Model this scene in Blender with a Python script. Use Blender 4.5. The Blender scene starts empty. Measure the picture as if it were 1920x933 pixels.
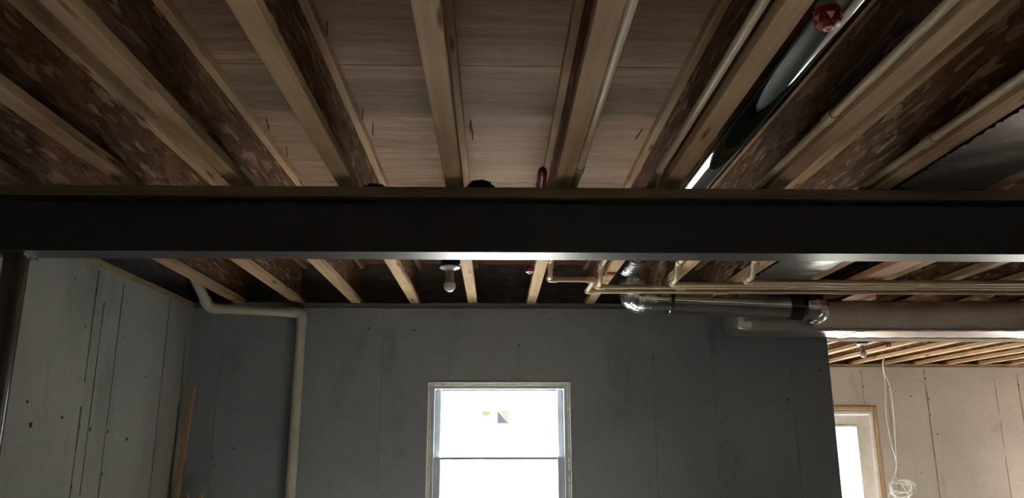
import bpy, bmesh, math, random
from mathutils import Vector, Matrix
random.seed(11)
SC = bpy.context.scene
COL = SC.collection

# ---------------------------------------------------------------- camera
cam_d = bpy.data.cameras.new('camera'); cam = bpy.data.objects.new('camera', cam_d); COL.objects.link(cam)
cam.location = (0, 0, 1.55)
cam.rotation_euler = (math.radians(90 + 13.906), math.radians(0.06), math.radians(-1.2655))
cam_d.sensor_width = 36.0; cam_d.lens = 1450 * 36 / 1920; cam_d.clip_start = 0.02
SC.camera = cam
# ---------------------------------------------------------------- world, daylight, exposure
W = bpy.data.worlds.new('overcast'); SC.world = W; W.use_nodes = True
W.node_tree.nodes['Background'].inputs[0].default_value = (.82, 0.91, 1.0, 1)
W.node_tree.nodes['Background'].inputs[1].default_value = 3.0
SC.view_settings.view_transform = 'Standard'; SC.view_settings.look = 'None'
SC.view_settings.gamma = 1.0; SC.view_settings.use_curve_mapping = False
SC.view_settings.exposure = 1.42
sun_d = bpy.data.lights.new('sun', 'SUN'); sun_d.energy = 39.0; sun_d.angle = math.radians(3); sun_d.color = (1.0, .95, .89)
sun = bpy.data.objects.new('sun', sun_d); COL.objects.link(sun)
sun.rotation_euler = Vector((-.10, -.90, -1.0)).to_track_quat('-Z', 'Y').to_euler()
SC.cycles.max_bounces = 10; SC.cycles.diffuse_bounces = 7; SC.cycles.glossy_bounces = 5
SC.cycles.transparent_max_bounces = 12; SC.cycles.sample_clamp_indirect = 8.0
SC.cycles.caustics_reflective = False; SC.cycles.caustics_refractive = False

def portal(name, loc, rot, w, h):          # guides daylight sampling through an opening
    l = bpy.data.lights.new(name, 'AREA'); l.shape = 'RECTANGLE'; l.size = w; l.size_y = h
    l.cycles.is_portal = True
    o = bpy.data.objects.new(name, l); COL.objects.link(o); o.location = loc; o.rotation_euler = rot
R90 = math.pi / 2; YR_ = -3.5
# openings, seen and added: (x0, x1, z0, z1)
WIN = (-0.455, 0.52, 0.90, 1.94)
DOOR = (3.72, 4.74, -0.15, 1.96)
ADDED_SLD = (6.78, 9.05, -0.15, 2.02)            # unseen sliding door added for the far-room light: x0, x1, z0, z1
portal('window_daylight', ((WIN[0]+WIN[1])/2, 5.60, (WIN[2]+WIN[3])/2), (-R90, 0, 0), 1.0, 1.06)
portal('door_daylight', (4.23, 9.98, 0.95), (-R90, 0, 0), 0.60, 1.6)
ADDED_WIN2 = (2.55, 3.60, 0.55, 1.94)            # unseen window added in the far wall to brighten the far joists
ADDED_WIN3 = (0.9, 1.6, 1.40, 1.90)              # unseen window added in the rear wall to brighten the beam front
portal('added_window_daylight', (3.075, 9.98, 1.25), (-R90, 0, 0), 1.0, 1.3)
portal('added_rear_window_daylight', (1.25, YR_ - .28, 1.65), (R90, 0, 0), .7, .5)
portal('added_slider_daylight', (7.915, 9.98, 0.93), (-R90, 0, 0), 2.27, 2.17)

# ---------------------------------------------------------------- node helpers
def newmat(name):
    m = bpy.data.materials.new(name); m.use_nodes = True
    nt = m.node_tree; b = nt.nodes['Principled BSDF']
    return m, nt, b
def node(nt, t, **kw):
    n = nt.nodes.new(t)
    for k, v in kw.items():
        if k.startswith('i_'):
            n.inputs[k[2:]].default_value = v
        else: setattr(n, k, v)
    return n
def link(nt, a, b): nt.links.new(a, b)
def coords(nt, scale, rot=(0,0,0), jitter=True):
    tc = node(nt, 'ShaderNodeTexCoord'); mp = node(nt, 'ShaderNodeMapping')
    mp.inputs['Scale'].default_value = scale; mp.inputs['Rotation'].default_value = rot
    if jitter:
        oi = node(nt, 'ShaderNodeObjectInfo'); mu = node(nt, 'ShaderNodeVectorMath', operation='MULTIPLY_ADD')
        cb = node(nt, 'ShaderNodeCombineXYZ')
        for k in range(3): link(nt, oi.outputs['Random'], cb.inputs[k])
        mu.inputs[1].default_value = (13.7, 29.3, 7.9)
        link(nt, cb.outputs[0], mu.inputs[0]); link(nt, tc.outputs['Object'], mu.inputs[2])
        link(nt, mu.outputs[0], mp.inputs[0])
    else:
        link(nt, tc.outputs['Object'], mp.inputs[0])
    return mp.outputs[0]
def ramp(nt, fac, stops):
    r = node(nt, 'ShaderNodeValToRGB'); e = r.color_ramp.elements
    e[0].position, e[0].color = stops[0][0], (*stops[0][1], 1)
    e[1].position, e[1].color = stops[1][0], (*stops[1][1], 1)
    for p, c in stops[2:]:
        x = e.new(p); x.color = (*c, 1)
    link(nt, fac, r.inputs[0]); return r.outputs[0]
def mixc(nt, fac, a, b, mode='MIX'):
    m = node(nt, 'ShaderNodeMix', data_type='RGBA', blend_type=mode)
    for sock, v in ((m.inputs[0], fac), (m.inputs[6], a), (m.inputs[7], b)):
        if hasattr(v, 'is_linked') or isinstance(v, bpy.types.NodeSocket): link(nt, v, sock)
        elif isinstance(v, (int, float)): sock.default_value = v
        else: sock.default_value = (*v, 1)
    return m.outputs[2]
def bump(nt, b, h, strength=.3, dist=.002):
    n = node(nt, 'ShaderNodeBump'); n.inputs['Strength'].default_value = strength; n.inputs['Distance'].default_value = dist
    link(nt, h, n.inputs['Height']); link(nt, n.outputs[0], b.inputs['Normal'])
def noise(nt, vec, scale=1, detail=4, rough=.55, dist=0):
    n = node(nt, 'ShaderNodeTexNoise'); n.inputs['Scale'].default_value = scale; n.inputs['Detail'].default_value = detail
    n.inputs['Roughness'].default_value = rough; n.inputs['Distortion'].default_value = dist
    link(nt, vec, n.inputs['Vector']); return n.outputs['Fac']

M = {}
def lumber(name, lo, hi, axis='y', rough=.75):
    m, nt, b = newmat(name)
    sc = {'y': (22, 1.3, 22), 'x': (1.3, 22, 22), 'z': (22, 22, 1.3)}[axis]
    v = coords(nt, sc)
    g = noise(nt, v, 1.0, 5, .6, .6)
    c = ramp(nt, g, [(.30, lo), (.68, hi)])
    sk = {'y': (14, 2.4, 14), 'x': (2.4, 14, 14), 'z': (14, 14, 2.4)}[axis]
    vo = node(nt, 'ShaderNodeTexVoronoi'); vo.inputs['Scale'].default_value = 1.0; vo.inputs['Randomness'].default_value = 1
    link(nt, coords(nt, sk), vo.inputs['Vector'])
    kn = ramp(nt, vo.outputs['Distance'], [(.07, (.34, .22, .13)), (.17, (1, 1, 1))])
    c = mixc(nt, 1.0, c, kn, 'MULTIPLY')
    v2 = coords(nt, (1.6, 1.6, 1.6)); blot = noise(nt, v2, 1.5, 3)
    c = mixc(nt, 1.0, c, ramp(nt, blot, [(.3, (.80, .78, .76)), (.7, (1.06, 1.04, 1.0))]), 'MULTIPLY')
    link(nt, c, b.inputs['Base Color']); b.inputs['Roughness'].default_value = rough
    b.inputs['Specular IOR Level'].default_value = .25
    bump(nt, b, g, .25, .0015); M[name] = m
lumber('flange_wood', (.43, .29, .165), (.66, .475, .31))
lumber('plank_x', (.26, .19, .11), (.42, .31, .19), 'x')
lumber('red_plank', (.42, .20, .11), (.58, .32, .19))
lumber('stud_z', (.40, .29, .16), (.58, .44, .27), 'z')
lumber('buck_wood', (.36, .24, .13), (.55, .39, .22), 'z')
lumber('sill_wood', (.30, .22, .13), (.48, .36, .22))

def osb(name, dark, mid, pale, plane='yz', size=1.0):
    m, nt, b = newmat(name)
    cols = []
    angs = (.45, -.75, 1.25) if plane == 'yz' else (.12, -.2, .35)
    for k, a in enumerate(angs):
        if plane == 'yz': v = coords(nt, (12, 9 / size, 50 / size), (a * .9, 0, 0))
        else: v = coords(nt, (6 / size, 34 / size, 6), (0, 0, a))
        vo = node(nt, 'ShaderNodeTexVoronoi'); vo.inputs['Scale'].default_value = 1.0
        link(nt, v, vo.inputs['Vector'])
        sp = node(nt, 'ShaderNodeSeparateColor'); link(nt, vo.outputs['Color'], sp.inputs[0])
        cols.append((sp.outputs[0], sp.outputs[1]))
    st = [(.0, dark), (.40, mid), (.74, mid), (1.0, pale)]
    c = ramp(nt, cols[0][0], st)
    for k in (1, 2):
        gt = node(nt, 'ShaderNodeMath', operation='GREATER_THAN'); gt.inputs[1].default_value = .52
        link(nt, cols[k][1], gt.inputs[0])
        c = mixc(nt, gt.outputs[0], c, ramp(nt, cols[k][0], st))
    n = noise(nt, coords(nt, (5, 5, 5)), 1, 5)
    fb = noise(nt, coords(nt, (30, 30, 140), (.7, 0, 0)), 1, 3)
    c = mixc(nt, 1.0, c, ramp(nt, fb, [(.3, (.72, .70, .68)), (.7, (1.18, 1.16, 1.14))]), 'MULTIPLY')
    c = mixc(nt, 1.0, c, ramp(nt, n, [(.3, (.75, .72, .70)), (.7, (1.1, 1.08, 1.05))]), 'MULTIPLY')
    link(nt, c, b.inputs['Base Color']); b.inputs['Roughness'].default_value = .7
    b.inputs['Specular IOR Level'].default_value = .3
    bump(nt, b, cols[1][0], .3, .001); M[name] = m
osb('web_osb', (.115, .064, .038), (.24, .14, .086), (.58, .41, .29))
osb('rim_osb', (.15, .15, .17), (.20, .20, .225), (.26, .26, .285))

def subfloor():
    m, nt, b = newmat('subfloor_sheathing')
    g = noise(nt, coords(nt, (1.5, 15, 10)), 1, 7, .68, 1.2)
    c = ramp(nt, g, [(.28, (.18, .108, .070)), (.5, (.305, .194, .130)), (.72, (.43, .285, .20))])
    vo = node(nt, 'ShaderNodeTexVoronoi'); link(nt, coords(nt, (5, 26, 6), (0, 0, .05)), vo.inputs['Vector'])
    sp = node(nt, 'ShaderNodeSeparateColor'); link(nt, vo.outputs['Color'], sp.inputs[0])
    c = mixc(nt, 1.0, c, ramp(nt, sp.outputs[0], [(0, (.88, .87, .86)), (1, (1.07, 1.06, 1.05))]), 'MULTIPLY')
    st = noise(nt, coords(nt, (1.0, 1.7, 1)), 1.2, 4)
    c = mixc(nt, 1.0, c, ramp(nt, st, [(.35, (.9, .885, .87)), (.65, (1.04, 1.03, 1.01))]), 'MULTIPLY')
    link(nt, c, b.inputs['Base Color']); b.inputs['Roughness'].default_value = .8
    bump(nt, b, g, .35, .002); M['subfloor'] = m
subfloor()

def concrete(name, lo, hi, stain=(.76, .76, .75)):
    m, nt, b = newmat(name)
    v = coords(nt, (1, 1, 1), jitter=False)
    a = noise(nt, v, 1.1, 6, .6); f = noise(nt, v, 45, 3, .6)
    c = ramp(nt, a, [(.32, lo), (.68, hi)])
    c = mixc(nt, 1.0, c, ramp(nt, f, [(.3, (.93, .93, .93)), (.7, (1.05, 1.05, 1.05))]), 'MULTIPLY')
    vs = coords(nt, (1.7, 1.7, .55), jitter=False)
    s = noise(nt, vs, 1.3, 5, .62, .4)
    c = mixc(nt, 1.0, c, ramp(nt, s, [(.30, stain), (.43, (1, 1, 1))]), 'MULTIPLY')
    vo = node(nt, 'ShaderNodeTexVoronoi'); vo.inputs['Scale'].default_value = 5.0; link(nt, v, vo.inputs['Vector'])
    c = mixc(nt, 1.0, c, ramp(nt, vo.outputs['Distance'], [(.025, (.3, .3, .3)), (.06, (1, 1, 1))]), 'MULTIPLY')
    link(nt, c, b.inputs['Base Color']); b.inputs['Roughness'].default_value = .85
    b.inputs['Specular IOR Level'].default_value = .2
    bump(nt, b, f, .25, .002); M[name] = m
concrete('concrete_wall', (.34, .35, .335), (.44, .45, .43))
concrete('concrete_cool_shade', (.30, .345, .385), (.385, .435, .48))  # same concrete; cool cast of the shade put into the colour
concrete('concrete_warm_light', (.44, .41, .38), (.56, .52, .49))  # same concrete, lighter; warm bounce light put into the colour
concrete('concrete_floor', (.44, .39, .355), (.56, .50, .46))
concrete('pale_ground', (.62, .60, .56), (.76, .74, .70))

def plain(name, col, rough=.5, metal=0.0, spec=.5, bscale=None, bstr=.2, bdist=.002, trans=0):
    m, nt, b = newmat(name)
    v = coords(nt, (1, 1, 1)); n = noise(nt, v, bscale or 9, 4)
    c = ramp(nt, n, [(.3, tuple(x * .88 for x in col)), (.7, tuple(min(1, x * 1.08) for x in col))])
    link(nt, c, b.inputs['Base Color']); b.inputs['Roughness'].default_value = rough
    b.inputs['Metallic'].default_value = metal; b.inputs['Specular IOR Level'].default_value = spec
    if bscale: bump(nt, b, n, bstr, bdist)
    M[name] = m
    return m
plain('beam_paint', (.060, .055, .064), .42, 0, .5, 16, .22, .0025)
plain('column_paint', (.075, .060, .045), .17, 0, .9)
plain('pvc_white', (.66, .64, .58), .38, 0, .5)
plain('cpvc_cream', (.74, .62, .43), .40, 0, .5)
plain('galvanized', (.62, .64, .65), .075, 1, .5, 3, .05, .002)
plain('crinkled_foil', (.68, .70, .73), .22, 1, .5, 22, .8, .010)
plain('foil_wrap', (.70, .64, .59), .36, 1, .5, 60, .45, .003)
plain('foil_panel', (.88, .88, .87), .36, 1, .5, 42, .35, .003)
plain('black_collar', (.012, .012, .014), .5)
plain('strap_grey', (.40, .41, .42), .35, .8)
plain('strap_copper', (.50, .20, .09), .4, .6)
plain('red_plastic', (.33, .014, .022), .35, 0, .5)
plain('dark_red_plastic', (.24, .035, .035), .35, 0, .5)
plain('pale_mark', (.80, .52, .52), .5)
plain('blue_plastic', (.012, .085, .19), .45)
plain('porcelain', (.84, .86, .85), .18, 0, .6)
plain('socket_grey', (.36, .35, .33), .5)
plain('bulb_white', (.86, .85, .86), .15, 0, .6)
plain('vinyl_white', (.60, .65, .70), .35, 0, .5)
plain('door_paint', (.74, .72, .69), .4)
plain('foam', (.66, .64, .58), .8, 0, .3, 40, .8, .01)
plain('seam_dark', (.16, .16, .155), .9, 0, .2)
plain('seam_far', (.25, .23, .21), .9, 0, .2)
plain('seam_faint', (.30, .30, .295), .9, 0, .2)
plain('stain_dark', (.07, .07, .07), .9, 0, .2)
plain('nail_steel', (.05, .045, .045), .5, .7)
plain('cable_white', (.82, .82, .80), .45)
plain('debris_black', (.010, .011, .014), .8)
plain('scratch_pale', (.085, .078, .078), .6)

def pane_mat():
    m = bpy.data.materials.new('window_glass'); m.use_nodes = True; nt = m.node_tree
    nt.nodes.remove(nt.nodes['Principled BSDF']); out = nt.nodes['Material Output']
    tr = node(nt, 'ShaderNodeBsdfTransparent'); tr.inputs[0].default_value = (.94, .97, .96, 1)
    gl = node(nt, 'ShaderNodeBsdfGlossy'); gl.inputs['Roughness'].default_value = .02
    lw_ = node(nt, 'ShaderNodeLayerWeight'); lw_.inputs[0].default_value = .5
    pw = node(nt, 'ShaderNodeMath', operation='POWER'); pw.inputs[1].default_value = 5; link(nt, lw_.outputs['Facing'], pw.inputs[0])
    fr = node(nt, 'ShaderNodeMath', operation='MULTIPLY_ADD'); fr.inputs[1].default_value = .9; fr.inputs[2].default_value = .03; link(nt, pw.outputs[0], fr.inputs[0])
    mx = node(nt, 'ShaderNodeMixShader'); link(nt, fr.outputs[0], mx.inputs[0]); link(nt, tr.outputs[0], mx.inputs[1]); link(nt, gl.outputs[0], mx.inputs[2])
    link(nt, mx.outputs[0], out.inputs[0]); M['glass'] = m
pane_mat()
def film(name, col):
    m = bpy.data.materials.new(name); m.use_nodes = True; nt = m.node_tree
    nt.nodes.remove(nt.nodes['Principled BSDF']); out = nt.nodes['Material Output']
    tr = node(nt, 'ShaderNodeBsdfTransparent'); tr.inputs[0].default_value = (*col, 1)
    df = node(nt, 'ShaderNodeBsdfDiffuse'); df.inputs[0].default_value = (.5, .5, .5, 1)
    mx = node(nt, 'ShaderNodeMixShader'); mx.inputs[0].default_value = .15
    link(nt, tr.outputs[0], mx.inputs[1]); link(nt, df.outputs[0], mx.inputs[2]); link(nt, mx.outputs[0], out.inputs[0]); M[name] = m
film('film_mauve', (.29, .27, .29)); film('film_yellow', (.45, .39, .29)); film('film_pale', (.46, .43, .37))

# ---------------------------------------------------------------- geometry helpers
ORG = {}
def thing(name, label, cat, loc=(0, 0, 0), group=None):
    o = bpy.data.objects.new(name, None); COL.objects.link(o); o.location = loc; o.empty_display_size = .05
    o['label'] = label; o['category'] = cat
    if group: o['group'] = group
    ORG[o] = Vector(loc); return o
def tag(o, label, cat, group=None):
    o['label'] = label; o['category'] = cat
    if group: o['group'] = group
    return o
def obj(name, bm, mat, parent=None, smooth=False, origin=None, label=None):
    """bm is in world coordinates; the object's origin is its parent's, or the given point."""
    org = ORG[parent] if parent is not None else Vector(origin or (0, 0, 0))
    bmesh.ops.translate(bm, verts=bm.verts, vec=-org)
    me = bpy.data.meshes.new(name); bm.to_mesh(me); bm.free()
    me.materials.append(M[mat])
    if smooth:
        for p in me.polygons: p.use_smooth = True
        try: me.set_sharp_from_angle(angle=math.radians(40))
        except Exception: pass
    o = bpy.data.objects.new(name, me); COL.objects.link(o)
    if parent is not None: o.parent = parent
    else: o.location = org
    ORG[o] = org
    if label: o['label'] = label
    return o
def box(bm, x0, x1, y0, y1, z0, z1, bev=0.0, seg=1):
    r = bmesh.ops.create_cube(bm, size=1)
    bmesh.ops.scale(bm, vec=(x1 - x0, y1 - y0, z1 - z0), verts=r['verts'])
    bmesh.ops.translate(bm, vec=((x0 + x1) / 2, (y0 + y1) / 2, (z0 + z1) / 2), verts=r['verts'])
    if bev > 0:
        es = list({e for v in r['verts'] for e in v.link_edges})
        bmesh.ops.bevel(bm, geom=es, offset=bev, segments=seg, affect='EDGES', profile=.5)
    return bm
def B(*a, **k): return box(bmesh.new(), *a, **k)
def frame_between(d):
    d = d.normalized(); up = Vector((0, 0, 1)) if abs(d.z) < .9 else Vector((1, 0, 0))
    s = d.cross(up).normalized(); return s, s.cross(d).normalized()
def fillet(pts, r, n=6):
    pts = [Vector(p) for p in pts]; out = [pts[0]]
    for a, b, c in zip(pts, pts[1:], pts[2:]):
        u = (a - b).normalized(); v = (c - b).normalized()
        k = min(r, (a - b).length * .49, (c - b).length * .49)
        p, q = b + u * k, b + v * k
        for i in range(n + 1):
            t = i / n; out.append((1 - t) ** 2 * p + 2 * t * (1 - t) * b + t * t * q)
    out.append(pts[-1]); return out
def tube(bm, pts, r, seg=12, caps=True, radii=None):
    pts = [Vector(p) for p in pts]; rings = []
    d = (pts[1] - pts[0]).normalized(); s, u = frame_between(d)
    for i, p in enumerate(pts):
        if i == 0: t = (pts[1] - p)
        elif i == len(pts) - 1: t = (p - pts[-2])
        else: t = (pts[i + 1] - p).normalized() + (p - pts[i - 1]).normalized()
        t.normalize(); s = (s - t * s.dot(t)).normalized(); u = t.cross(s)
        rr = radii[i] if radii else r
        rings.append([bm.verts.new(p + (s * math.cos(2 * math.pi * k / seg) + u * math.sin(2 * math.pi * k / seg)) * rr) for k in range(seg)])
    for a, b in zip(rings, rings[1:]):
        for k in range(seg): bm.faces.new((a[k], a[(k + 1) % seg], b[(k + 1) % seg], b[k]))
    if caps: bm.faces.new(rings[0][::-1]); bm.faces.new(rings[-1])
    return bm
def T(pts, r, **k): return tube(bmesh.new(), pts, r, **k)
def lathe(bm, cx, cy, prof, seg=24):
    """prof: list of (radius, z) from top to bottom, about a vertical axis"""
    rings = [[bm.verts.new((cx + max(r, 1e-4) * math.cos(2 * math.pi * k / seg), cy + max(r, 1e-4) * math.sin(2 * math.pi * k / seg), z)) for k in range(seg)] for r, z in prof]
    for a, b in zip(rings, rings[1:]):
        for k in range(seg): bm.faces.new((a[k], b[k], b[(k + 1) % seg], a[(k + 1) % seg]))
    bm.faces.new(rings[0]); bm.faces.new(rings[-1][::-1]); return bm
def prism(bm, pts, off):
    """extrude a planar polygon by a vector"""
    a = [bm.verts.new(p) for p in pts]; b = [bm.verts.new(Vector(p) + Vector(off)) for p in pts]
    bm.faces.new(a[::-1]); bm.faces.new(b)
    n = len(a)
    for i in range(n): bm.faces.new((a[i], a[(i + 1) % n], b[(i + 1) % n], b[i]))
    bmesh.ops.recalc_face_normals(bm, faces=bm.faces); return bm
def struct(name, bm, mat, label, smooth=False):
    o = obj(name, bm, mat, smooth=smooth); o['kind'] = 'structure'; o['label'] = label; return o

# ---------------------------------------------------------------- dimensions
FLOOR = -0.15; ZB = 2.48; ZT = 2.782; WTOP = 2.442
XL = -2.08; YW = 5.326; XJ = 2.31; YF = 9.70; XR = 9.2; YR = -3.5; TH = .25

# ---------------------------------------------------------------- the shell
def ell(z0, z1):                            # L-shaped plan of the basement
    pts = [(XL - TH, YR - TH), (XR + TH, YR - TH), (XR + TH, YF + TH), (XJ - TH, YF + TH), (XJ - TH, YW + TH), (XL - TH, YW + TH)]
    return prism(bmesh.new(), [(x, y, z0) for x, y in pts], (0, 0, z1 - z0))
struct('floor', ell(FLOOR - .1, FLOOR), 'concrete_floor', 'bare concrete basement floor')
struct('ground', B(-40, 48, -40, 50, FLOOR - .5, FLOOR - .2), 'pale_ground', 'pale bare ground outside the basement')
lw = struct('wall_left', B(XL - TH, XL, YR - TH, YW + TH, FLOOR, WTOP), 'concrete_wall', 'bare poured concrete wall on the left')
bm = bmesh.new(); y0, y1 = YW, YW + TH
box(bm, XL, WIN[0], y0, y1, FLOOR, WTOP); box(bm, WIN[1], XJ, y0, y1, FLOOR, WTOP)
box(bm, WIN[0], WIN[1], y0, y1, FLOOR, WIN[2]); box(bm, WIN[0], WIN[1], y0, y1, WIN[3], WTOP)
ww = struct('wall_back', bm, 'concrete_cool_shade', 'dim grey concrete wall around the bright window')
jw = struct('wall_jog', B(XJ - TH, XJ, YW + TH, YF + TH, FLOOR, WTOP), 'concrete_wall', 'concrete return wall beside the far room')
bm = bmesh.new(); y0, y1 = YF, YF + TH
box(bm, XJ, ADDED_WIN2[0], y0, y1, FLOOR, WTOP); box(bm, ADDED_WIN2[1], DOOR[0], y0, y1, FLOOR, WTOP); box(bm, ADDED_WIN2[0], ADDED_WIN2[1], y0, y1, FLOOR, ADDED_WIN2[2]); box(bm, ADDED_WIN2[0], ADDED_WIN2[1], y0, y1, ADDED_WIN2[3], WTOP); box(bm, DOOR[1], ADDED_SLD[0], y0, y1, FLOOR, WTOP); box(bm, ADDED_SLD[1], XR, y0, y1, FLOOR, WTOP); box(bm, ADDED_SLD[0], ADDED_SLD[1], y0, y1, ADDED_SLD[3], WTOP)
box(bm, DOOR[0], DOOR[1], y0, y1, DOOR[3], WTOP)
fw = struct('wall_far', bm, 'concrete_warm_light', 'bright concrete wall of the far room')
bm = B(XR, XR + TH, YR - TH, YF + TH, FLOOR, WTOP)
rw = struct('wall_right', bm, 'concrete_wall', 'concrete wall on the far right')
bm = bmesh.new(); y0, y1 = YR - TH, YR
box(bm, XL, ADDED_WIN3[0], y0, y1, FLOOR, WTOP); box(bm, ADDED_WIN3[1], XR, y0, y1, FLOOR, WTOP)
box(bm, ADDED_WIN3[0], ADDED_WIN3[1], y0, y1, FLOOR, ADDED_WIN3[2]); box(bm, ADDED_WIN3[0], ADDED_WIN3[1], y0, y1, ADDED_WIN3[3], WTOP)
struct('wall_rear', bm, 'concrete_wall', 'concrete wall behind the viewer')

def seams(parent, pts, axis, face, mat='seam_dark'):
    """thin fins left by the formwork joints: (pos, z0, z1, width)"""
    for p, z0, z1, w in pts:
        bm = bmesh.new(); z = z0
        while z < z1:
            h = min(random.uniform(.05, .22), z1 - z); ww_ = w * random.uniform(.45, 1.25); q = p + random.uniform(-.0015, .0015); d_ = random.uniform(.0015, .0035)
            if h > .012 and random.random() < .88:
                if axis == 'y': box(bm, face - .001, face + d_, q - ww_ / 2, q + ww_ / 2, z, z + h)
                else: box(bm, q - ww_ / 2, q + ww_ / 2, face - d_, face + .001, z, z + h)
            z += h
        obj('form_seam', bm, mat, parent)
seams(lw, [(4.016, FLOOR, 2.42, .010), (4.11, FLOOR, 2.27, .005), (4.30, FLOOR, 2.40, .007), (3.10, FLOOR, 2.43, .008), (4.93, FLOOR, 2.43, .005), (5.24, FLOOR, 2.30, .004)], 'y', XL)
seams(ww, [(-1.866, FLOOR, 2.43, .005), (-.768, FLOOR, 2.43, .005), (.162, 1.95, 2.43, .005), (1.085, FLOOR, 2.43, .008), (1.496, FLOOR, 2.43, .005), (2.041, FLOOR, 2.43, .006)], 'x', YW, 'seam_faint')
seams(fw, [(5.40, FLOOR, 2.42, .016), (4.91, FLOOR, 2.40, .008), (6.58, FLOOR, 2.36, .013), (4.60, 1.98, 2.40, .007), (6.28, FLOOR, 2.3, .006)], 'x', YF, 'seam_far')
def marks(parent, pts, axis, face, k=.55):          # dark dimples left by the form ties
    for p, z, w, h in pts:
        w *= k; h *= k
        if axis == 'y': bm = B(face - .001, face + .005, p - w / 2, p + w / 2, z - h / 2, z + h / 2, bev=.0018)
        else: bm = B(p - w / 2, p + w / 2, face - .005, face + .001, z - h / 2, z + h / 2, bev=.0018)
        obj('tie_mark', bm, 'stain_dark', parent)
marks(lw, [(4.01, 2.31, .012, .02), (4.012, 2.20, .012, .025), (4.02, 1.62, .012, .03), (4.02, 1.33, .012, .03), (4.13, 1.61, .014, .035), (4.55, 1.56, .018, .03), (4.31, 1.38, .010, .03),
           (3.55, 1.72, .022, .02), (3.60, 1.62, .03, .04), (3.85, 1.66, .022, .02), (4.70, 1.92, .02, .02), (3.80, 2.33, .012, .012), (4.32, 1.60, .01, .03)], 'y', XL)
marks(ww, [(1.09, 2.1, .012, .02), (2.0, 1.82, .02, .02), (.165, 2.19, .02, .02), (-1.86, 2.0, .01, .02), (-1.86, 1.45, .01, .02)], 'x', YW)
marks(fw, [(5.405, 2.30, .025, .05), (5.42, 2.05, .022, .04), (5.47, 1.62, .022, .04), (5.41, 1.85, .02, .03), (4.61, 2.2, .022, .035), (4.93, 2.2, .022, .03), (6.58, 2.22, .025, .05), (5.20, 2.08, .05, .02)], 'x', YF)

# sill plates on the walls
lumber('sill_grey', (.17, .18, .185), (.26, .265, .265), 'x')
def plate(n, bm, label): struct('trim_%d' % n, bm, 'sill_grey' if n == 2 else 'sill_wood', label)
plate(1, B(XL - .14, XL - .004, YR, YW + TH, WTOP, ZB), 'wooden sill plate along the left wall')
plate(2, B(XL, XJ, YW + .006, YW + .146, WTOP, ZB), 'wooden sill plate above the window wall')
plate(3, B(XJ, XR, YF + .006, YF + .146, WTOP, ZB), 'wooden sill plate along the far room wall')
plate(4, B(XR + .004, XR + .14, YR, YF + TH, WTOP, ZB), 'wooden sill plate along the right wall')
plate(5, B(XJ - .146, XJ - .006, YW + .15, YF, WTOP, ZB), 'wooden sill plate on the return wall')
plate(6, B(XL, XR, YR - .146, YR - .006, WTOP, ZB), 'wooden sill plate on the rear wall')

# subfloor of separate sheets under the storey above
ceil = struct('ceiling', ell(ZT + .019, ZT + .12), 'subfloor', 'underside of the storey above')
row = 0; yy = YR - .2
while yy < YF + .2:
    xx = -.156 - 2.4384 - (1.2192 if row % 2 else 0)
    while xx < XR + .2:
        a0, a1 = max(xx, XL - .24 if yy < YW else XJ - .24), min(xx + 2.4354, XR + .24); c1 = min(yy + 1.216, YF + .24)
        if yy < YW < c1 and a0 < XJ - .24: c1 = min(c1, YW + .24)
        if a1 - a0 > .1 and c1 - yy > .05: obj('subfloor_sheet', B(a0, a1, yy, c1, ZT, ZT + .0185), 'subfloor', ceil)
        xx += 2.4384
    yy += 1.22; row += 1

# ---------------------------------------------------------------- steel beam with its nailer
YB0, YB1 = 2.785, 2.909; ZBB = 2.227; ZBT = 2.440
beam = thing('steel_beam', 'dark painted steel beam crossing the whole ceiling under the joists', 'beam', (0, 2.85, ZBB))
pr = [(YB0, ZBB), (YB1, ZBB), (YB1, ZBB + .009), (2.851, ZBB + .009), (2.851, ZBT - .009), (YB1, ZBT - .009), (YB1, ZBT), (YB0, ZBT), (YB0, ZBT - .009), (2.844, ZBT - .009), (2.844, ZBB + .009), (YB0, ZBB + .009)]
obj('girder', prism(bmesh.new(), [(XL + .002, y, z) for y, z in pr], (XR - XL - .004, 0, 0)), 'beam_paint', beam)
obj('nailer', B(XL + .002, XR, YB0 - .004, YB1 + .02, ZBT, ZB - .0005, bev=.003), 'plank_x', beam, label='wooden nailing strip on top of the beam')
bm = bmesh.new(); tube(bm, [(-1.105, 2.8435, 2.395), (-1.11, 2.8432, 2.36), (-1.108, 2.8435, 2.33), (-1.118, 2.8432, 2.30)], .004, seg=6, radii=[.002, .006, .003, .004])
obj('scratch', bm, 'scratch_pale', beam)

# ---------------------------------------------------------------- engineered joists
FW, FT, WT = .064, .038, .0095
joist_meshes = {}
def joist(x, ya, yb, label, group):
    r = thing('i_joist', label, 'joist', (x, ya, ZB), group)
    key = (ya, yb)
    if key not in joist_meshes:
        parts = []
        for nm, bm, mt in (('bottom_flange', B(x - FW / 2, x + FW / 2, ya, yb, ZB, ZB + FT, bev=.0025), 'flange_wood'),
                           ('web', B(x - WT / 2, x + WT / 2, ya, yb, ZB + FT - .004, ZT - FT + .004), 'web_osb'),
                           ('top_flange', B(x - FW / 2, x + FW / 2, ya, yb, ZT - FT, ZT - .0008, bev=.0025), 'flange_wood')):
            parts.append(obj(nm, bm, mt, r))
        joist_meshes[key] = parts
    else:
        for p in joist_meshes[key]:
            c = p.copy(); c.parent = r; COL.objects.link(c)
    return r
MAIN = 'long joists over the main room'
JY0, JY1 = YR, YW + .105
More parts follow.
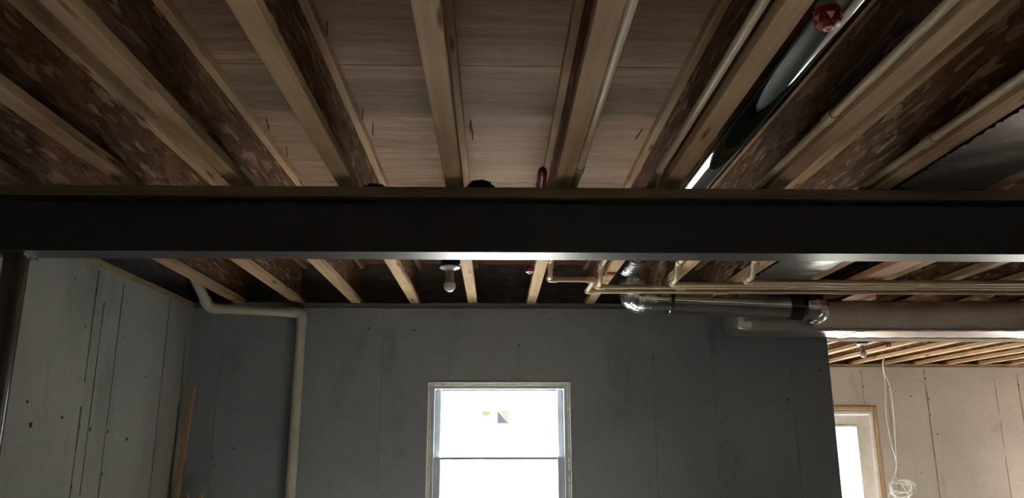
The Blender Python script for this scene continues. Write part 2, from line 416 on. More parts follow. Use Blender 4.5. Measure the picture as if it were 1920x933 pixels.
for x, lab in [(-1.779, 'wooden I-joist nearest the left concrete wall'),
               (-1.372, 'second wooden I-joist from the left concrete wall'),
               (-.966, 'third wooden I-joist from the left concrete wall'),
               (-.559, 'wooden I-joist next to the left of the one by the bare bulb'),
               (-.156, 'wooden I-joist with the bare bulb fixture at its left side'),
               (.253, 'wooden I-joist between a red sprinkler and a cream pipe'),
               (.663, 'wooden I-joist along the left side of the shiny round duct'),
               (1.069, 'wooden I-joist along the right side of the shiny round duct'),
               (1.476, 'wooden I-joist along the left edge of the foil panel'),
               (1.900, 'wooden I-joist along the right edge of the foil panel'),
               (2.340, 'wooden I-joist just right of the reddish plank'),
               (2.747, 'second wooden I-joist to the right of the reddish plank'),
               (3.150, 'third wooden I-joist to the right of the reddish plank'),
               (3.556, 'fourth wooden I-joist to the right of the reddish plank')]:
    joist(x, JY0, JY1, lab, MAIN)
FAR = 'sunlit joists over the far room'
far_x = [3.31 + .4064 * k for k in range(10)]
names = ['just left of the far bulb', 'just right of the far bulb', 'second to the right of the far bulb, left of the hanging cable',
         'third to the right of the far bulb, by the hanging cable', 'fourth to the right of the far bulb', 'fifth to the right of the far bulb',
         'sixth to the right of the far bulb', 'seventh to the right of the far bulb', 'eighth to the right of the far bulb', 'ninth to the right of the far bulb']
for x, n in zip(far_x, names): joist(x, YW + .185, YF + .105, 'bright far-room joist ' + n, FAR)

def rim(bm, label): tag(obj('rim_board', bm, 'rim_osb', origin=(0, 0, ZB)), label, 'board', 'rim boards closing the joist ends')
rim(B(XL - .14, XL - .110, YR, YW + TH, ZB + .0005, ZT - .001), 'oriented strand rim board above the left wall')
rim(B(XL - .109, XJ, YW + .112, YW + .140, ZB + .0005, ZT - .001), 'oriented strand rim board above the window wall')
rim(B(XJ - .071, XR + .103, YF + .112, YF + .140, ZB + .0005, ZT - .001), 'oriented strand rim board above the far room wall')
rim(B(XR + .104, XR + .132, YR, YF + .10, ZB + .0005, ZT - .001), 'oriented strand rim board above the right wall')
rim(B(XL - .109, XR + .103, YR - .140, YR - .112, ZB + .0005, ZT - .001), 'oriented strand rim board above the rear wall')
rim(B(XJ - .10, XJ - .072, YW + .15, YF + .10, ZB + .0005, ZT - .001), 'oriented strand rim board above the return wall')

# header over the opening to the far room
hd = thing('header_beam', 'wooden header over the opening to the bright far room', 'beam', (5.1, YW + .1, 2.24))
for k in range(3):
    obj('ply', B(XJ + .003, XR - .003, YW + .010 + k * .0585, YW + .067 + k * .0585, 2.24, ZB - .001, bev=.002), 'plank_x', hd)

tag(obj('wood_plank', B(2.083, 2.212, YB1 + .03, 4.93, ZB - .0385, ZB - .0005, bev=.003), 'red_plank', origin=(2.147, 3, ZB)), 'reddish wooden plank fixed flat under the joists right of the foil panel', 'plank')

# ---------------------------------------------------------------- steel column under the beam
colm = thing('steel_column', 'dark round steel post under the left end of the beam', 'column', (-1.783, 2.847, FLOOR))
obj('post', T([(-1.783, 2.847, FLOOR + .012), (-1.783, 2.847, ZBB - .012)], .043, seg=32), 'column_paint', colm, smooth=True)
obj('cap_plate', B(-1.835, -1.731, 2.80, 2.894, ZBB - .012, ZBB - .0005), 'column_paint', colm)
obj('base_plate', B(-1.88, -1.68, 2.747, 2.947, FLOOR + .0005, FLOOR + .012), 'column_paint', colm)

# ---------------------------------------------------------------- window
wx0, wx1, wz0, wz1 = WIN; zm = 1.437
win = bpy.data.objects.new('window_1', None); COL.objects.link(win); win.location = (.03, YW, wz0); win['kind'] = 'structure'
win['label'] = 'bright white double-hung window in the grey concrete wall'; ORG[win] = Vector(win.location)
def ring(x0, x1, z0, z1, w, y0, y1, bev=.002):
    bm = bmesh.new()
    wl, wr, wb, wt = (w, w, w, w) if not isinstance(w, tuple) else w
    box(bm, x0, x0 + wl, y0, y1, z0, z1, bev); box(bm, x1 - wr, x1, y0, y1, z0, z1, bev)
    box(bm, x0 + wl, x1 - wr, y0, y1, z0, z0 + wb, bev); box(bm, x0 + wl, x1 - wr, y0, y1, z1 - wt, z1, bev); return bm
obj('buck', ring(wx0 + .001, wx1 - .001, wz0 + .001, wz1 - .001, .010, YW - .006, YW + .20), 'door_paint', win)
obj('gap_filler', ring(wx0 + .011, wx1 - .011, wz0 + .011, wz1 - .011, .016, YW + .012, YW + .15), 'foam', win)
bm = bmesh.new()                                            # irregular foam bead around the unit
for i in range(60):
    t = i / 60 * 4; s, q = int(t), t - int(t)
    p = [(wx0 + .02 + q * (wx1 - wx0 - .04), wz1 - .018), (wx1 - .018, wz1 - .02 - q * (wz1 - wz0 - .04)), (wx1 - .02 - q * (wx1 - wx0 - .04), wz0 + .018), (wx0 + .018, wz0 + .02 + q * (wz1 - wz0 - .04))][s]
    r = bmesh.ops.create_icosphere(bm, subdivisions=1, radius=.010 + random.random() * .005)
    bmesh.ops.scale(bm, vec=(1.9, .6, 1.9) if s % 2 == 0 else (.8, .6, 3.0), verts=r['verts'])
    if s % 2 == 0: bmesh.ops.scale(bm, vec=(1.6, 1, .45), verts=r['verts'])
    bmesh.ops.translate(bm, vec=(p[0], YW + .010, p[1]), verts=r['verts'])
obj('foam_bead', bm, 'foam', win, smooth=True)
obj('frame', ring(wx0 + .026, wx1 - .026, wz0 + .026, wz1 - .026, .022, YW + .018, YW + .13), 'vinyl_white', win)
up = obj('upper_sash', ring(wx0 + .049, wx1 - .049, zm - .018, wz1 - .049, (.040, .040, .030, .016), YW + .085, YW + .118, .006), 'vinyl_white', win)
lo = obj('lower_sash', ring(wx0 + .049, wx1 - .049, wz0 + .049, zm + .010, (.046, .046, .05, .024), YW + .045, YW + .080, .006), 'vinyl_white', win)
obj('pane', B(wx0 + .086, wx1 - .086, YW + .100, YW + .104, zm + .008, wz1 - .062), 'glass', up)
obj('pane', B(wx0 + .092, wx1 - .092, YW + .060, YW + .064, wz0 + .096, zm - .010), 'glass', lo)
ys = YW + .0985
tag(obj('sticker', prism(bmesh.new(), [(.020, ys, 1.750), (.020, ys, 1.664), (.098, ys, 1.664)], (0, .0012, 0)), 'film_mauve', origin=(.05, ys, 1.66)), 'small grey triangular sticker on the upper window pane', 'sticker')
tag(obj('sticker', prism(bmesh.new(), [(.0205, ys, 1.7515), (.0988, ys, 1.6645), (.1, ys, 1.7515)], (0, .0012, 0)), 'film_pale', origin=(.07, ys, 1.70)), 'pale cream triangular sticker touching the grey one on the upper pane', 'sticker')
tag(obj('sticker', prism(bmesh.new(), [(-.088, ys, 1.735), (-.075, ys, 1.716), (-.04, ys, 1.716), (-.02, ys, 1.735), (-.04, ys, 1.748), (-.08, ys, 1.748)], (0, .0012, 0)), 'film_yellow', origin=(-.05, ys, 1.72)), 'small yellow sticker at the left of the triangular one on the window', 'sticker')

def plain_window(name, wn, y0, y1, label):
    w = bpy.data.objects.new(name, None); COL.objects.link(w); w.location = (wn[0], y0, wn[2]); w['kind'] = 'structure'; w['label'] = label; ORG[w] = Vector(w.location)
    a, b, c, d = wn; ym = (y0 + y1) / 2; zc = (c + d) / 2
    obj('frame', ring(a + .001, b - .001, c + .001, d - .001, .05, y0 + .02, y1 - .02), 'vinyl_white', w)
    for z0, z1, q in ((c + .052, zc + .015, ym - .03), (zc - .015, d - .052, ym + .01)):
        s_ = obj('sash', ring(a + .052, b - .052, z0, z1, .04, q, q + .035), 'vinyl_white', w)
        obj('pane', B(a + .09, b - .09, q + .014, q + .019, z0 + .038, z1 - .038), 'glass', s_)
plain_window('added_window_2', ADDED_WIN2, YF + .02, YF + .18, 'white window added unseen in the far room behind the return wall')
plain_window('added_window_3', ADDED_WIN3, YR - .18, YR - .02, 'white window added unseen in the wall behind the viewer')

# ---------------------------------------------------------------- far door and added sliding glass door
dx0, dx1, dz0, dz1 = DOOR
door = bpy.data.objects.new('door_1', None); COL.objects.link(door); door.location = (4.23, YF, FLOOR); door['kind'] = 'structure'
door['label'] = 'white glazed door in the bright far room'; ORG[door] = Vector(door.location)
bm = bmesh.new(); box(bm, dx1 - .040, dx1 - .001, YF - .012, YF + .20, FLOOR, dz1 - .001, .003); box(bm, dx0 + .001, dx0 + .040, YF - .012, YF + .20, FLOOR, dz1 - .001, .003)
box(bm, dx0 + .040, dx1 - .040, YF - .012, YF + .20, dz1 - .040, dz1 - .001, .003); obj('buck', bm, 'buck_wood', door, label='rough wooden frame around the door')
bm = bmesh.new(); box(bm, dx1 - .085, dx1 - .048, YF + .0, YF + .14, FLOOR, dz1 - .062, .003); box(bm, dx0 + .048, dx0 + .085, YF, YF + .14, FLOOR, dz1 - .062, .003)
box(bm, dx0 + .085, dx1 - .085, YF, YF + .14, dz1 - .100, dz1 - .062, .003); obj('jamb', bm, 'door_paint', door)
bm = bmesh.new(); box(bm, dx1 - .048, dx1 - .040, YF + .01, YF + .12, FLOOR, dz1 - .062); box(bm, dx0 + .040, dx0 + .048, YF + .01, YF + .12, FLOOR, dz1 - .062); box(bm, dx0 + .040, dx1 - .040, YF + .01, YF + .12, dz1 - .062, dz1 - .040); obj('shim_gap', bm, 'foam', door)
bm = bmesh.new(); sx0, sx1, sz1 = dx0 + .088, dx1 - .088, dz1 - .104; g0, g1, gz0, gz1 = 3.98, 4.49, .15, 1.712
box(bm, sx0, g0, YF + .05, YF + .095, FLOOR + .01, sz1); box(bm, g1, sx1, YF + .05, YF + .095, FLOOR + .01, sz1)
box(bm, g0, g1, YF + .05, YF + .095, gz1, sz1); box(bm, g0, g1, YF + .05, YF + .095, FLOOR + .01, gz0)
slab = obj('slab', bm, 'door_paint', door)
obj('lite_frame', ring(g0 - .022, g1 + .022, gz0 - .022, gz1 + .022, .026, YF + .040, YF + .105, .004), 'door_paint', slab)
obj('pane', B(g0, g1, YF + .070, YF + .076, gz0, gz1), 'glass', slab)
sl = bpy.data.objects.new('added_door_2', None); COL.objects.link(sl); sl.location = (7.95, YF, FLOOR); sl['kind'] = 'structure'
sl['label'] = 'wide sliding glass door added out of view farther right in the far room'; ORG[sl] = Vector(sl.location)
obj('frame', ring(ADDED_SLD[0] + .001, ADDED_SLD[1] - .001, ADDED_SLD[2] + .002, ADDED_SLD[3] - .001, .04, YF + .05, YF + .18), 'door_paint', sl)
for k, (a, b) in enumerate(((ADDED_SLD[0] + .042, 7.945), (7.885, ADDED_SLD[1] - .042))):
    y = YF + .075 + k * .05
    s = obj('sash', ring(a, b, ADDED_SLD[2] + .045, ADDED_SLD[3] - .045, .07, y, y + .04), 'door_paint', sl)
    obj('pane', B(a + .07, b - .07, y + .017, y + .023, ADDED_SLD[2] + .115, ADDED_SLD[3] - .115), 'glass', s)

# ---------------------------------------------------------------- foil-faced panel closing one joist bay
def sheet(x0, x1, ya, yb, z, n=90, m=10, jag=.008):
    bm = bmesh.new(); g = []
    for j in range(n + 1):
        y = ya + (yb - ya) * j / n; l = x0 + random.uniform(-jag, jag); r = []
        for i in range(m + 1):
            u = i / m; x = l + (x1 - l) * u
            zz = z - .010 * math.sin(math.pi * u) + .0025 * math.sin(y * 23 + u * 9) + random.uniform(-.0012, .0012)
            if i == 0: zz = z + random.uniform(-.004, .001)
            r.append(bm.verts.new((x, y, zz)))
        g.append(r)
    for a, b in zip(g, g[1:]):
        for i in range(m): bm.faces.new((a[i], a[i + 1], b[i + 1], b[i]))
    bmesh.ops.solidify(bm, geom=bm.faces[:], thickness=-.004)
    return bm
fp = thing('foil_insulation', 'silver foil insulation panel stretched between two joists at the right', 'insulation', (1.70, 3, ZB))
obj('facing', sheet(1.516, 1.864, -1.5, 2.76, ZB - .003, n=420, jag=.005), 'foil_panel', fp, smooth=True)
obj('facing', sheet(1.516, 1.864, 2.94, 5.15, ZB - .003, n=220, jag=.005), 'foil_panel', fp, smooth=True)

# ---------------------------------------------------------------- round metal duct: joist bay, drop, cross run
RD = .076
duct = thing('round_duct', 'shiny round metal duct running in a joist bay, then dropping to the foil-wrapped trunk', 'duct', (.845, 4.70, 2.38))
def ribbed(pts, r, seg=24, amp=.004, per=2, crumple=.0045):
    pts2 = fillet(pts, .16, 10); bm = tube(bmesh.new(), pts2, r, seg=seg, radii=[r + (amp if (i // per) % 2 else -amp * .4) for i in range(len(pts2))])
    for v in bm.verts: v.co += Vector((random.uniform(-1, 1), random.uniform(-1, 1), random.uniform(-1, 1))) * crumple
    return bm
yd = 4.70
obj('bay_pipe', T([(.845, -1.6, 2.625), (.845, 4.42, 2.625)], RD, seg=40), 'galvanized', duct, smooth=True)
for y in (.85, 3.39): obj('joint_bead', T([(.845, y - .012, 2.625), (.845, y - .006, 2.625), (.845, y + .006, 2.625), (.845, y + .012, 2.625)], RD, seg=40, caps=False, radii=[RD + .0005, RD + .003, RD + .003, RD + .0005]), 'galvanized', duct, smooth=True)
obj('elbow', ribbed([(.845, 4.38, 2.625), (.845, yd, 2.60), (.855, yd, 2.388), (.985, yd, 2.386)], RD + .006, seg=20, amp=.004, per=3), 'crinkled_foil', duct, smooth=True, label='crinkled foil-taped elbow')
c0, c1 = (.965, yd, 2.386), (1.83, yd + .01, 2.352)
obj('cross_pipe', T([c0, c1], RD, seg=40), 'galvanized', duct, smooth=True)
obj('joint_bead', T([(1.068, yd, 2.382), (1.074, yd, 2.382), (1.082, yd, 2.3815)], RD, seg=40, caps=False, radii=[RD + .001, RD + .004, RD + .001]), 'galvanized', duct, smooth=True)
obj('black_collar', T([(1.815, yd + .01, 2.3525), (1.915, yd + .012, 2.349)], RD + .004, seg=32), 'black_collar', duct, smooth=True, label='black collar at the end of the cross pipe')
obj('trunk_elbow', ribbed([(1.90, yd + .012, 2.349), (2.0, yd + .015, 2.346), (2.02, 4.940, 2.346)], RD + .008, seg=20, amp=.005, per=2), 'crinkled_foil', duct, smooth=True, label='crinkled foil elbow into the trunk')
def strap(x, zc, yc, r, w=.022):
    bm = bmesh.new(); pts = [(yc - r - .004, ZB - .003)] + [(yc - (r + .004) * math.cos(a), zc - (r + .004) * math.sin(a)) for a in [i * math.pi / 12 for i in range(13)]] + [(yc + r + .004, ZB - .003)]
    prev = None
    for (y, z) in pts:
        cur = [bm.verts.new((x - w / 2, y, z)), bm.verts.new((x + w / 2, y, z))]
        if prev: bm.faces.new((prev[0], prev[1], cur[1], cur[0]))
        prev = cur
    bmesh.ops.solidify(bm, geom=bm.faces[:], thickness=.0015); return bm
obj('hanger_strap', strap(1.087, 2.381, yd, RD), 'strap_grey', duct)
obj('hanger_strap', strap(1.905, 2.349, yd + .012, RD + .006), 'strap_grey', duct)

# ---------------------------------------------------------------- foil-wrapped trunk duct
tk = thing('trunk_duct', 'large rectangular duct wrapped in brownish foil insulation below the joists', 'duct', (3.3, 5.12, 2.24))
bm = bmesh.new(); nx = 200; x0, x1 = 1.545, XR - .05; prof = []
ya, yb, za, zb, rc = 4.95, 5.295, 2.238, 2.443, .022
for (cy, cz, a0) in ((ya + rc, za + rc, math.pi), (yb - rc, za + rc, 1.5 * math.pi), (yb - rc, zb - rc, 0), (ya + rc, zb - rc, .5 * math.pi)):
    for i in range(5):
        a = a0 + i * math.pi / 8; prof.append((cy + rc * math.cos(a), cz + rc * math.sin(a)))
rings = []
for i in range(nx + 1):
    x = x0 + (x1 - x0) * i / nx; k = 1.0
    e = min(1.0, (x - x0) / .10); shrink = 1 - .30 * (1 - e) ** 2 - (.25 if i == 0 else 0)
    rr = []
    for (y, z) in prof:
        yy = (y - 5.12) * shrink + 5.12; zz = (z - 2.36) * shrink + 2.36
        w = .0014 * math.sin(x * 41 + y * 30) + random.uniform(-.0008, .0008)
        rr.append(bm.verts.new((x, min(yy + w, 5.305), zz + w)))
    rings.append(rr)
n = len(prof)
for a, b in zip(rings, rings[1:]):
    for k in range(n): bm.faces.new((a[k], a[(k + 1) % n], b[(k + 1) % n], b[k]))
bm.faces.new(rings[0]); bm.faces.new(rings[-1][::-1]); bmesh.ops.recalc_face_normals(bm, faces=bm.faces)
obj('insulation_wrap', bm, 'foil_wrap', tk, smooth=True)
for x in (2.36, 3.62): 
    bm = bmesh.new(); box(bm, x, x + .05, ya - .0035, ya - .001, za + .02, zb - .02); box(bm, x, x + .05, ya + .02, yb - .02, za - .0035, za - .001); obj('seam_tape', bm, 'foil_wrap', tk)
for x in (): 
    bm = bmesh.new(); box(bm, x, x + .025, ya - .006, ya - .004, za - .004, ZB - .003); box(bm, x, x + .025, ya - .006, yb + .004, za - .006, za - .004); box(bm, x, x + .025, yb + .003, yb + .005, za - .004, ZB - .003)
    obj('hanger_strap', bm, 'strap_grey', tk) if x > 2 else bm.free()

# small foil duct end at the far right, close behind the beam
fe = thing('foil_duct_end', 'crumpled foil duct end just behind the beam at the right edge', 'duct', (2.88, 3.93, 2.44))
obj('sleeve', ribbed([(2.93, 4.0, 2.60), (2.93, 3.98, 2.50), (2.98, 3.98, 2.46), (3.1, 3.98, 2.45)], .05, seg=16, amp=.006, per=2), 'crinkled_foil', fe, smooth=True)

# ---------------------------------------------------------------- cream sprinkler pipes
RP = .0135; ZP = 2.505; ZQ = 2.425; XE = XR - .02
def pipe_run(label, pts, fittings, clips=()):
    r = thing('sprinkler_pipe', label, 'pipe', pts[-1], 'cream plastic sprinkler pipes')
    obj('tubing', T(fillet(pts, .030, 5), RP, seg=14), 'cpvc_cream', r, smooth=True)
    P = [Vector(p) for p in pts]
    for i in fittings:                     # elbow sockets at corner i
        u = (P[i - 1] - P[i]).normalized(); v = (P[i + 1] - P[i]).normalized(); L = .042
        L1 = min(L, (P[i - 1] - P[i]).length * .5); L2 = min(L, (P[i + 1] - P[i]).length * .5)
        pts2 = fillet([P[i] + u * L1, P[i], P[i] + v * L2], .026, 5)
        obj('elbow', T(pts2, RP + .0045, seg=14), 'cpvc_cream', r, smooth=True)
    for c in clips:
        a, b = Vector(c[0]), Vector(c[1]); obj('coupling', T([a, b], RP + .0042, seg=14), 'cpvc_cream', r, smooth=True)
    return r
YDl, YE, YFp, YG = 4.587, 4.445, 4.365, 4.285
pD = pipe_run('cream plastic pipe along the joist by the red sprinkler, lowest in the pipe bundle',
    [(.304, -1.6, ZP), (.304, 4.12, ZP), (.304, 4.17, ZQ), (.304, 4.235, ZQ), (.556, 4.245, ZQ), (.556, YDl, ZQ), (XE, YDl, ZQ)], (1, 3, 4, 5), [((1.33, YDl, ZQ), (1.40, YDl, ZQ)), ((.304, 2.62, ZP), (.304, 2.68, ZP))])
pE = pipe_run('cream plastic pipe on the left side of the joist next to the round duct',
    [(.598, -1.6, ZP), (.598, 4.24, ZP), (.598, 4.30, ZQ), (.602, YE, ZQ), (XE, YE, ZQ)], (1, 3), [((1.06, YE, ZQ), (1.12, YE, ZQ)), ((.598, 2.66, ZP), (.598, 2.72, ZP))])
pF = pipe_run('cream plastic pipe between the round duct and the foil panel',
    [(1.018, -1.6, ZP), (1.018, 4.17, ZP), (1.018, 4.23, ZQ), (1.020, YFp, ZQ), (XE, YFp, ZQ)], (1, 3), [((1.018, 2.14, ZP), (1.018, 2.20, ZP)), ((1.7, YFp, ZQ), (1.76, YFp, ZQ))])
pG = pipe_run('cream plastic pipe along the left of the foil panel joist, nearest in the bundle',
    [(1.424, -1.6, ZP), (1.424, 4.10, ZP), (1.424, 4.16, ZQ), (1.426, YG, ZQ), (XE, YG, ZQ)], (1, 3), [((1.424, 2.32, ZP), (1.424, 2.38, ZP)), ((2.42, YG, ZQ), (2.48, YG, ZQ))])
obj('pipe_strap', B(.640, .690, 4.30, 4.325, ZB - .012, ZB - .001, bev=.003), 'strap_copper', pE, label='copper coloured strap')

# ---------------------------------------------------------------- sprinkler heads with red covers
def sprinkler(x, y, z, s, label, marksx=False):
    r = thing('fire_sprinkler', label, 'sprinkler', (x, y, z), 'red covered sprinkler heads')
    obj('drop', T([(x, y, ZT - .0005), (x, y, z + .02)], .012, seg=12), 'cpvc_cream', r, smooth=True)
    obj('collar', lathe(bmesh.new(), x, y, [(.012, z + .034 * s), (.020 * s, z + .030 * s), (.024 * s, z + .018 * s), (.024 * s, z + .012 * s)], 20), 'strap_grey', r, smooth=True)
    cup = [(.022 * s, z + .014 * s), (.029 * s, z + .008 * s), (.031 * s, z - .010 * s), (.026 * s, z - .026 * s), (.012 * s, z - .031 * s), (.0, z - .031 * s)]
    cv = obj('cover', lathe(bmesh.new(), x, y, cup, 24), 'red_plastic', r, smooth=True)
    for k in range(6):                     # pale triangular vents round the cover
        a = k * math.pi / 3 + .35
        def pt(da, zz, rad): return (x + rad * s * math.cos(a + da), y + rad * s * math.sin(a + da), z + zz * s)
        obj('vent', prism(bmesh.new(), [pt(-.30, -.010, .0312), pt(.30, -.010, .0312), pt(0, -.0262, .0272)], Vector((math.cos(a), math.sin(a), -.4)) * .0012 * s), 'pale_mark', cv)
    obj('boss', lathe(bmesh.new(), x, y, [(.010 * s, z - .030 * s), (.012 * s, z - .036 * s), (.006 * s, z - .037 * s), (.005 * s, z - .033 * s), (0, z - .033 * s)], 16), 'pale_mark', cv, smooth=True)
sprinkler(.722, 1.50, 2.452, 1.0, 'red covered sprinkler head beside the shiny round duct near the top')
sprinkler(.186, 4.07, 2.452, .86, 'red covered sprinkler head just behind the beam')
sprinkler(3.836, 7.47, 2.462, 1.0, 'red covered sprinkler head in the far room beside its bulb')
rc_ = thing('capped_pipe', 'dark red capped pipe end rising above the beam between two joists', 'pipe', (.193, 3.0, 2.6))
pts = [(.193, 3.00 + .02 * i, 2.615) for i in range(6)]
obj('cap', tube(bmesh.new(), [(.193, 2.985, 2.632), (.193, 2.988, 2.630), (.193, 2.996, 2.626), (.193, 3.01, 2.620), (.193, 3.13, 2.575)], .02, seg=18, radii=[.004, .011, .0165, .0195, .020]), 'dark_red_plastic', rc_, smooth=True)
obj('tail', T([(.193, 3.12, 2.579), (.193, 3.22, 2.54), (.193, 3.9, 2.53)], .0135, seg=14), 'dark_red_plastic', rc_, smooth=True)
obj('clip', T([(.193, 3.085, 2.592), (.193, 3.095, 2.588)], .0235, seg=18), 'strap_grey', rc_, smooth=True)

# ---------------------------------------------------------------- bulbs
def lamp(x, y, z, label, group='bare bulbs in porcelain holders'):
    r = thing('bulb_fixture', label, 'light', (x, y, z), group)
    bx = obj('junction_box', lathe(bmesh.new(), x, y, [(.046, z + .06), (.050, z + .055), (.050, z + .002), (.044, z + .001)], 8), 'blue_plastic', r)
    obj('nail_bracket', B(x + .045, x + .062, y - .02, y + .02, z + .012, z + .05), 'blue_plastic', bx)
    obj('holder_plate', lathe(bmesh.new(), x, y, [(.050, z), (.056, z - .003), (.057, z - .009), (.050, z - .014), (.030, z - .020), (.026, z - .024)], 32), 'porcelain', r, smooth=True)
    obj('socket', lathe(bmesh.new(), x, y, [(.026, z - .020), (.0235, z - .030), (.0205, z - .060), (.0225, z - .080), (.027, z - .094), (.025, z - .096)], 28), 'socket_grey', r, smooth=True)
    pr = [(.027, z - .0935)] + [(.0325 * math.sin(a), z - .107 - .0325 * -math.cos(a) * -1) for a in [math.radians(t) for t in (64, 80, 95, 110, 125, 140, 155, 168, 177)]]
    pr = [(.027, z - .0935)] + [(.0325 * math.sin(math.radians(t)), z - .109 + .0325 * math.cos(math.radians(t))) for t in (62, 80, 95, 110, 125, 140, 155, 168, 177)]
    obj('bulb', lathe(bmesh.new(), x, y, pr, 32), 'bulb_white', r, smooth=True)
lamp(-.246, 4.115, 2.470, 'white bulb in a porcelain holder under a blue box behind the beam')
lamp(3.628, 7.56, 2.478, 'white bulb in a porcelain holder in the bright far room')

# ---------------------------------------------------------------- drain pipe in the left corner
dp = thing('drain_pipe', 'white plastic drain pipe bending down the wall left of the window', 'pipe', (-1.305, 5.25, FLOOR))
RV = .032; yv = 5.265
A_, B_, C_, D_ = (-2.01, 4.96, 2.68), (-1.925, 5.20, 2.418), (-1.318, yv, 2.400), (-1.318, yv, FLOOR)
obj('run', T(fillet([A_, B_, C_, D_], .075, 8), RV, seg=24), 'pvc_white', dp, smooth=True)
def fitting(P, i, L, r, rad):
    P = [Vector(p) for p in P]; u = (P[i - 1] - P[i]).normalized(); v = (P[i + 1] - P[i]).normalized()
    return T(fillet([P[i] + u * L, P[i], P[i] + v * L], rad, 8), r, seg=24)
obj('elbow', fitting([A_, B_, C_, D_], 1, .085, RV + .0045, .07), 'pvc_white', dp, smooth=True)
obj('elbow', fitting([A_, B_, C_, D_], 2, .095, RV + .0045, .075), 'pvc_white', dp, smooth=True)

# ---------------------------------------------------------------- lumber standing in the corner
def stick(name, a, b, w, d, label, mat='stud_z', cat='lumber'):
    a, b = Vector(a), Vector(b); u = (b - a); L = u.length; u.normalize()
    bm = bmesh.new(); r = box(bm, -w / 2, w / 2, -d / 2, d / 2, 0, L, bev=.002)
    q = Vector((0, 0, 1)).rotation_difference(u).to_matrix().to_4x4()
    bmesh.ops.transform(bm, matrix=Matrix.Translation(a) @ q, verts=bm.verts)
    tag(obj(name, bm, mat, origin=a), label, cat)
stick('lumber_stud', (-2.045, 5.08, FLOOR + .003), (-2.000, 5.235, 1.895), .034, .038, 'tall pale wooden stud leaning in the left corner of the walls')
stick('lumber_offcut', (-1.93, 5.10, FLOOR + .003), (-1.958, 5.21, 1.222), .022, .03, 'short wooden offcut standing next to the tall stud')
stick('lumber_offcut', (-1.87, 5.12, FLOOR + .003), (-1.878, 5.23, 1.226), .020, .03, 'short wooden offcut standing farther from the tall stud, toward the drain pipe')

# ---------------------------------------------------------------- hanging cable with coil
cb = thing('hanging_cable', 'white cable hanging from the far joists with a loose coil', 'cable', (4.6, 8.8, .6))
def smoothpath(P, n=8):
    P = [Vector(p) for p in P]; out = []
    for i in range(len(P) - 1):
        p0, p1, p2, p3 = P[max(i - 1, 0)], P[i], P[i + 1], P[min(i + 2, len(P) - 1)]
        for k in range(n):
            t = k / n; out.append(.5 * ((2 * p1) + (-p0 + p2) * t + (2 * p0 - 5 * p1 + 4 * p2 - p3) * t * t + (-p0 + 3 * p1 - 3 * p2 + p3) * t ** 3))
    out.append(P[-1]); return out
YC = 8.78
obj('strand', T(smoothpath([(4.478, 8.780, 2.506), (4.430, 8.780, 2.415), (4.434, 8.780, 2.289), (4.480, 8.780, 2.109), (4.480, 8.780, 1.756), (4.464, 8.780, 1.524), (4.442, 8.780, 1.238), (4.403, 8.780, 1.159)]), .0055, seg=8), 'cable_white', cb, smooth=True)
obj('strand', T(smoothpath([(4.488, 8.800, 2.509), (4.432, 8.800, 2.399), (4.436, 8.800, 2.170), (4.407, 8.800, 1.815), (4.429, 8.800, 1.495), (4.458, 8.800, 1.340), (4.445, 8.800, 1.226), (4.406, 8.800, 1.153)]), .0045, seg=8), 'cable_white', cb, smooth=True)
pts = []
for i in range(6 * 24 + 1):
    a = i / 24 * 2 * math.pi + 2.2; k = i / (6 * 24)
    cx_, cz_ = 4.471 + .018 * math.sin(i / 31), 1.041 - .025 * math.sin(i / 19 + 1); ra, rb = 0.113 + 0.024 * math.sin(i / 37), 0.083 + 0.022 * math.cos(i / 29)
    pts.append(Vector((cx_ + ra * math.cos(a), YC + .03 * math.sin(i / 11), cz_ - rb * math.sin(a))))
obj('coil', T(pts, .0055, seg=8), 'cable_white', cb, smooth=True)
obj('tail', T(smoothpath([(4.403, 8.780, 1.165), (4.367, 8.780, 1.058), (4.325, 8.780, 0.957), (4.271, 8.780, 0.846), (4.219, 8.780, 0.654)]), .0055, seg=8), 'cable_white', cb, smooth=True)
obj('tail', T(smoothpath([(4.409, 8.780, 1.165), (4.466, 8.780, 1.097), (4.520, 8.780, 1.002), (4.537, 8.780, 0.901), (4.489, 8.780, 0.708)]), .0055, seg=8), 'cable_white', cb, smooth=True)

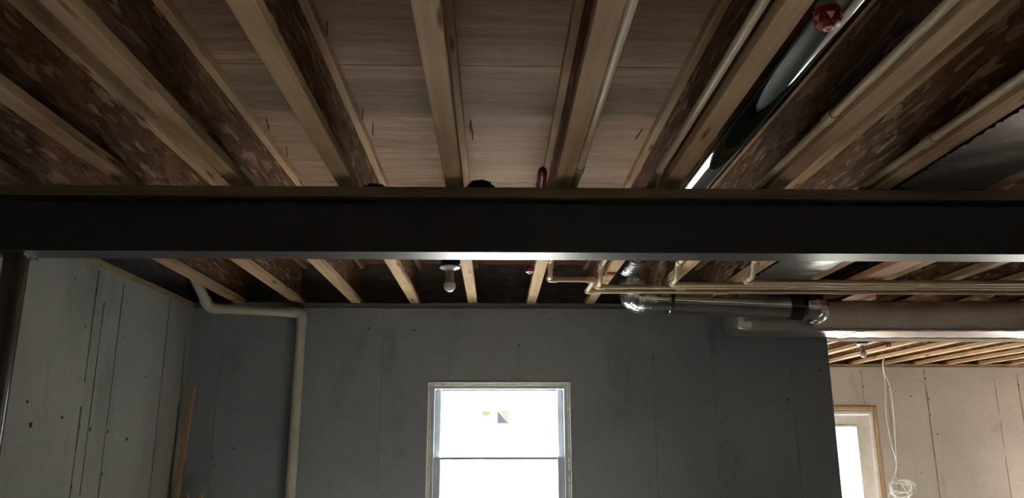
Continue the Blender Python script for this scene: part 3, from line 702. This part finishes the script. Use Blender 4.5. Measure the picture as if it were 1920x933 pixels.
# ---------------------------------------------------------------- stray nails through the subfloor, dark tufts on the beam
def nail(x, y, lean, label):
    r = T([(x, y, ZT + .004), (x + lean[0], y + lean[1], ZT - .042), ], .0019, seg=8)
    lathe(r, x + lean[0], y + lean[1], [(.0019, ZT - .042), (.0004, ZT - .048)], 8)
    tag(obj('nail', r, 'nail_steel', origin=(x, y, ZT)), label, 'nail', 'stray nails poking through the subfloor')
nail(-.905, 3.16, (.006, 0), 'nail poking down beside the third joist from the left wall')
nail(-.905, 2.86, (.012, 0), 'nail poking down beside the third joist from the left wall, nearer')
nail(-.510, 2.76, (.0, .004), 'upper nail poking down left of the plain middle bay')
nail(-.492, 2.90, (.0, .004), 'lower nail poking down left of the plain middle bay')
nail(-.100, 2.86, (.0, .004), 'upper nail beside the joist by the bare bulb')
nail(-.096, 2.95, (.002, 0), 'lower nail beside the joist by the bare bulb')
nail(-.512, 2.12, (.0, .004), 'single nail high up near the top of the picture')
nail(.600, 2.93, (-.03, .0), 'bent nail beside the joist left of the round duct')

def tuft(cx_, cy_, w, h, label):
    bm = bmesh.new()
    r = bmesh.ops.create_icosphere(bm, subdivisions=2, radius=1)
    bmesh.ops.scale(bm, vec=(w * .46, .03, h * .86), verts=r['verts']); bmesh.ops.translate(bm, vec=(cx_, cy_, ZB + .002), verts=r['verts'])
    for v in list(bm.verts):
        if v.co.z < ZB + .001: v.co.z = ZB + .001
    for i in range(150):
        a = random.uniform(0, math.pi); b = random.uniform(-1, 1)
        d = Vector((math.cos(a), b * .5, math.sin(a))).normalized()
        p = Vector((cx_ + d.x * w * .44, cy_ + d.y * .028, ZB + .002 + max(0, d.z) * h * .82)); q = p + d * random.uniform(.004, .009)
        if q.z < ZB + .002: q.z = ZB + .002
        s = d.cross(Vector((0, 1, .3))).normalized() * .0016
        f = [bm.verts.new(p + s), bm.verts.new(p - s), bm.verts.new(p + d.cross(s)), bm.verts.new(q)]
        for t in ((0, 1, 3), (1, 2, 3), (2, 0, 3)): bm.faces.new([f[k] for k in t])
    tag(obj('debris_clump', bm, 'debris_black', origin=(cx_, cy_, ZB)), label, 'debris', 'shaggy dark clumps on the beam')
tuft(-.058, 2.85, .128, .058, 'shaggy black clump on the beam right of the bulb joist')
tuft(-.468, 2.85, .112, .034, 'low shaggy black clump on the beam, one bay left of the bulb joist')
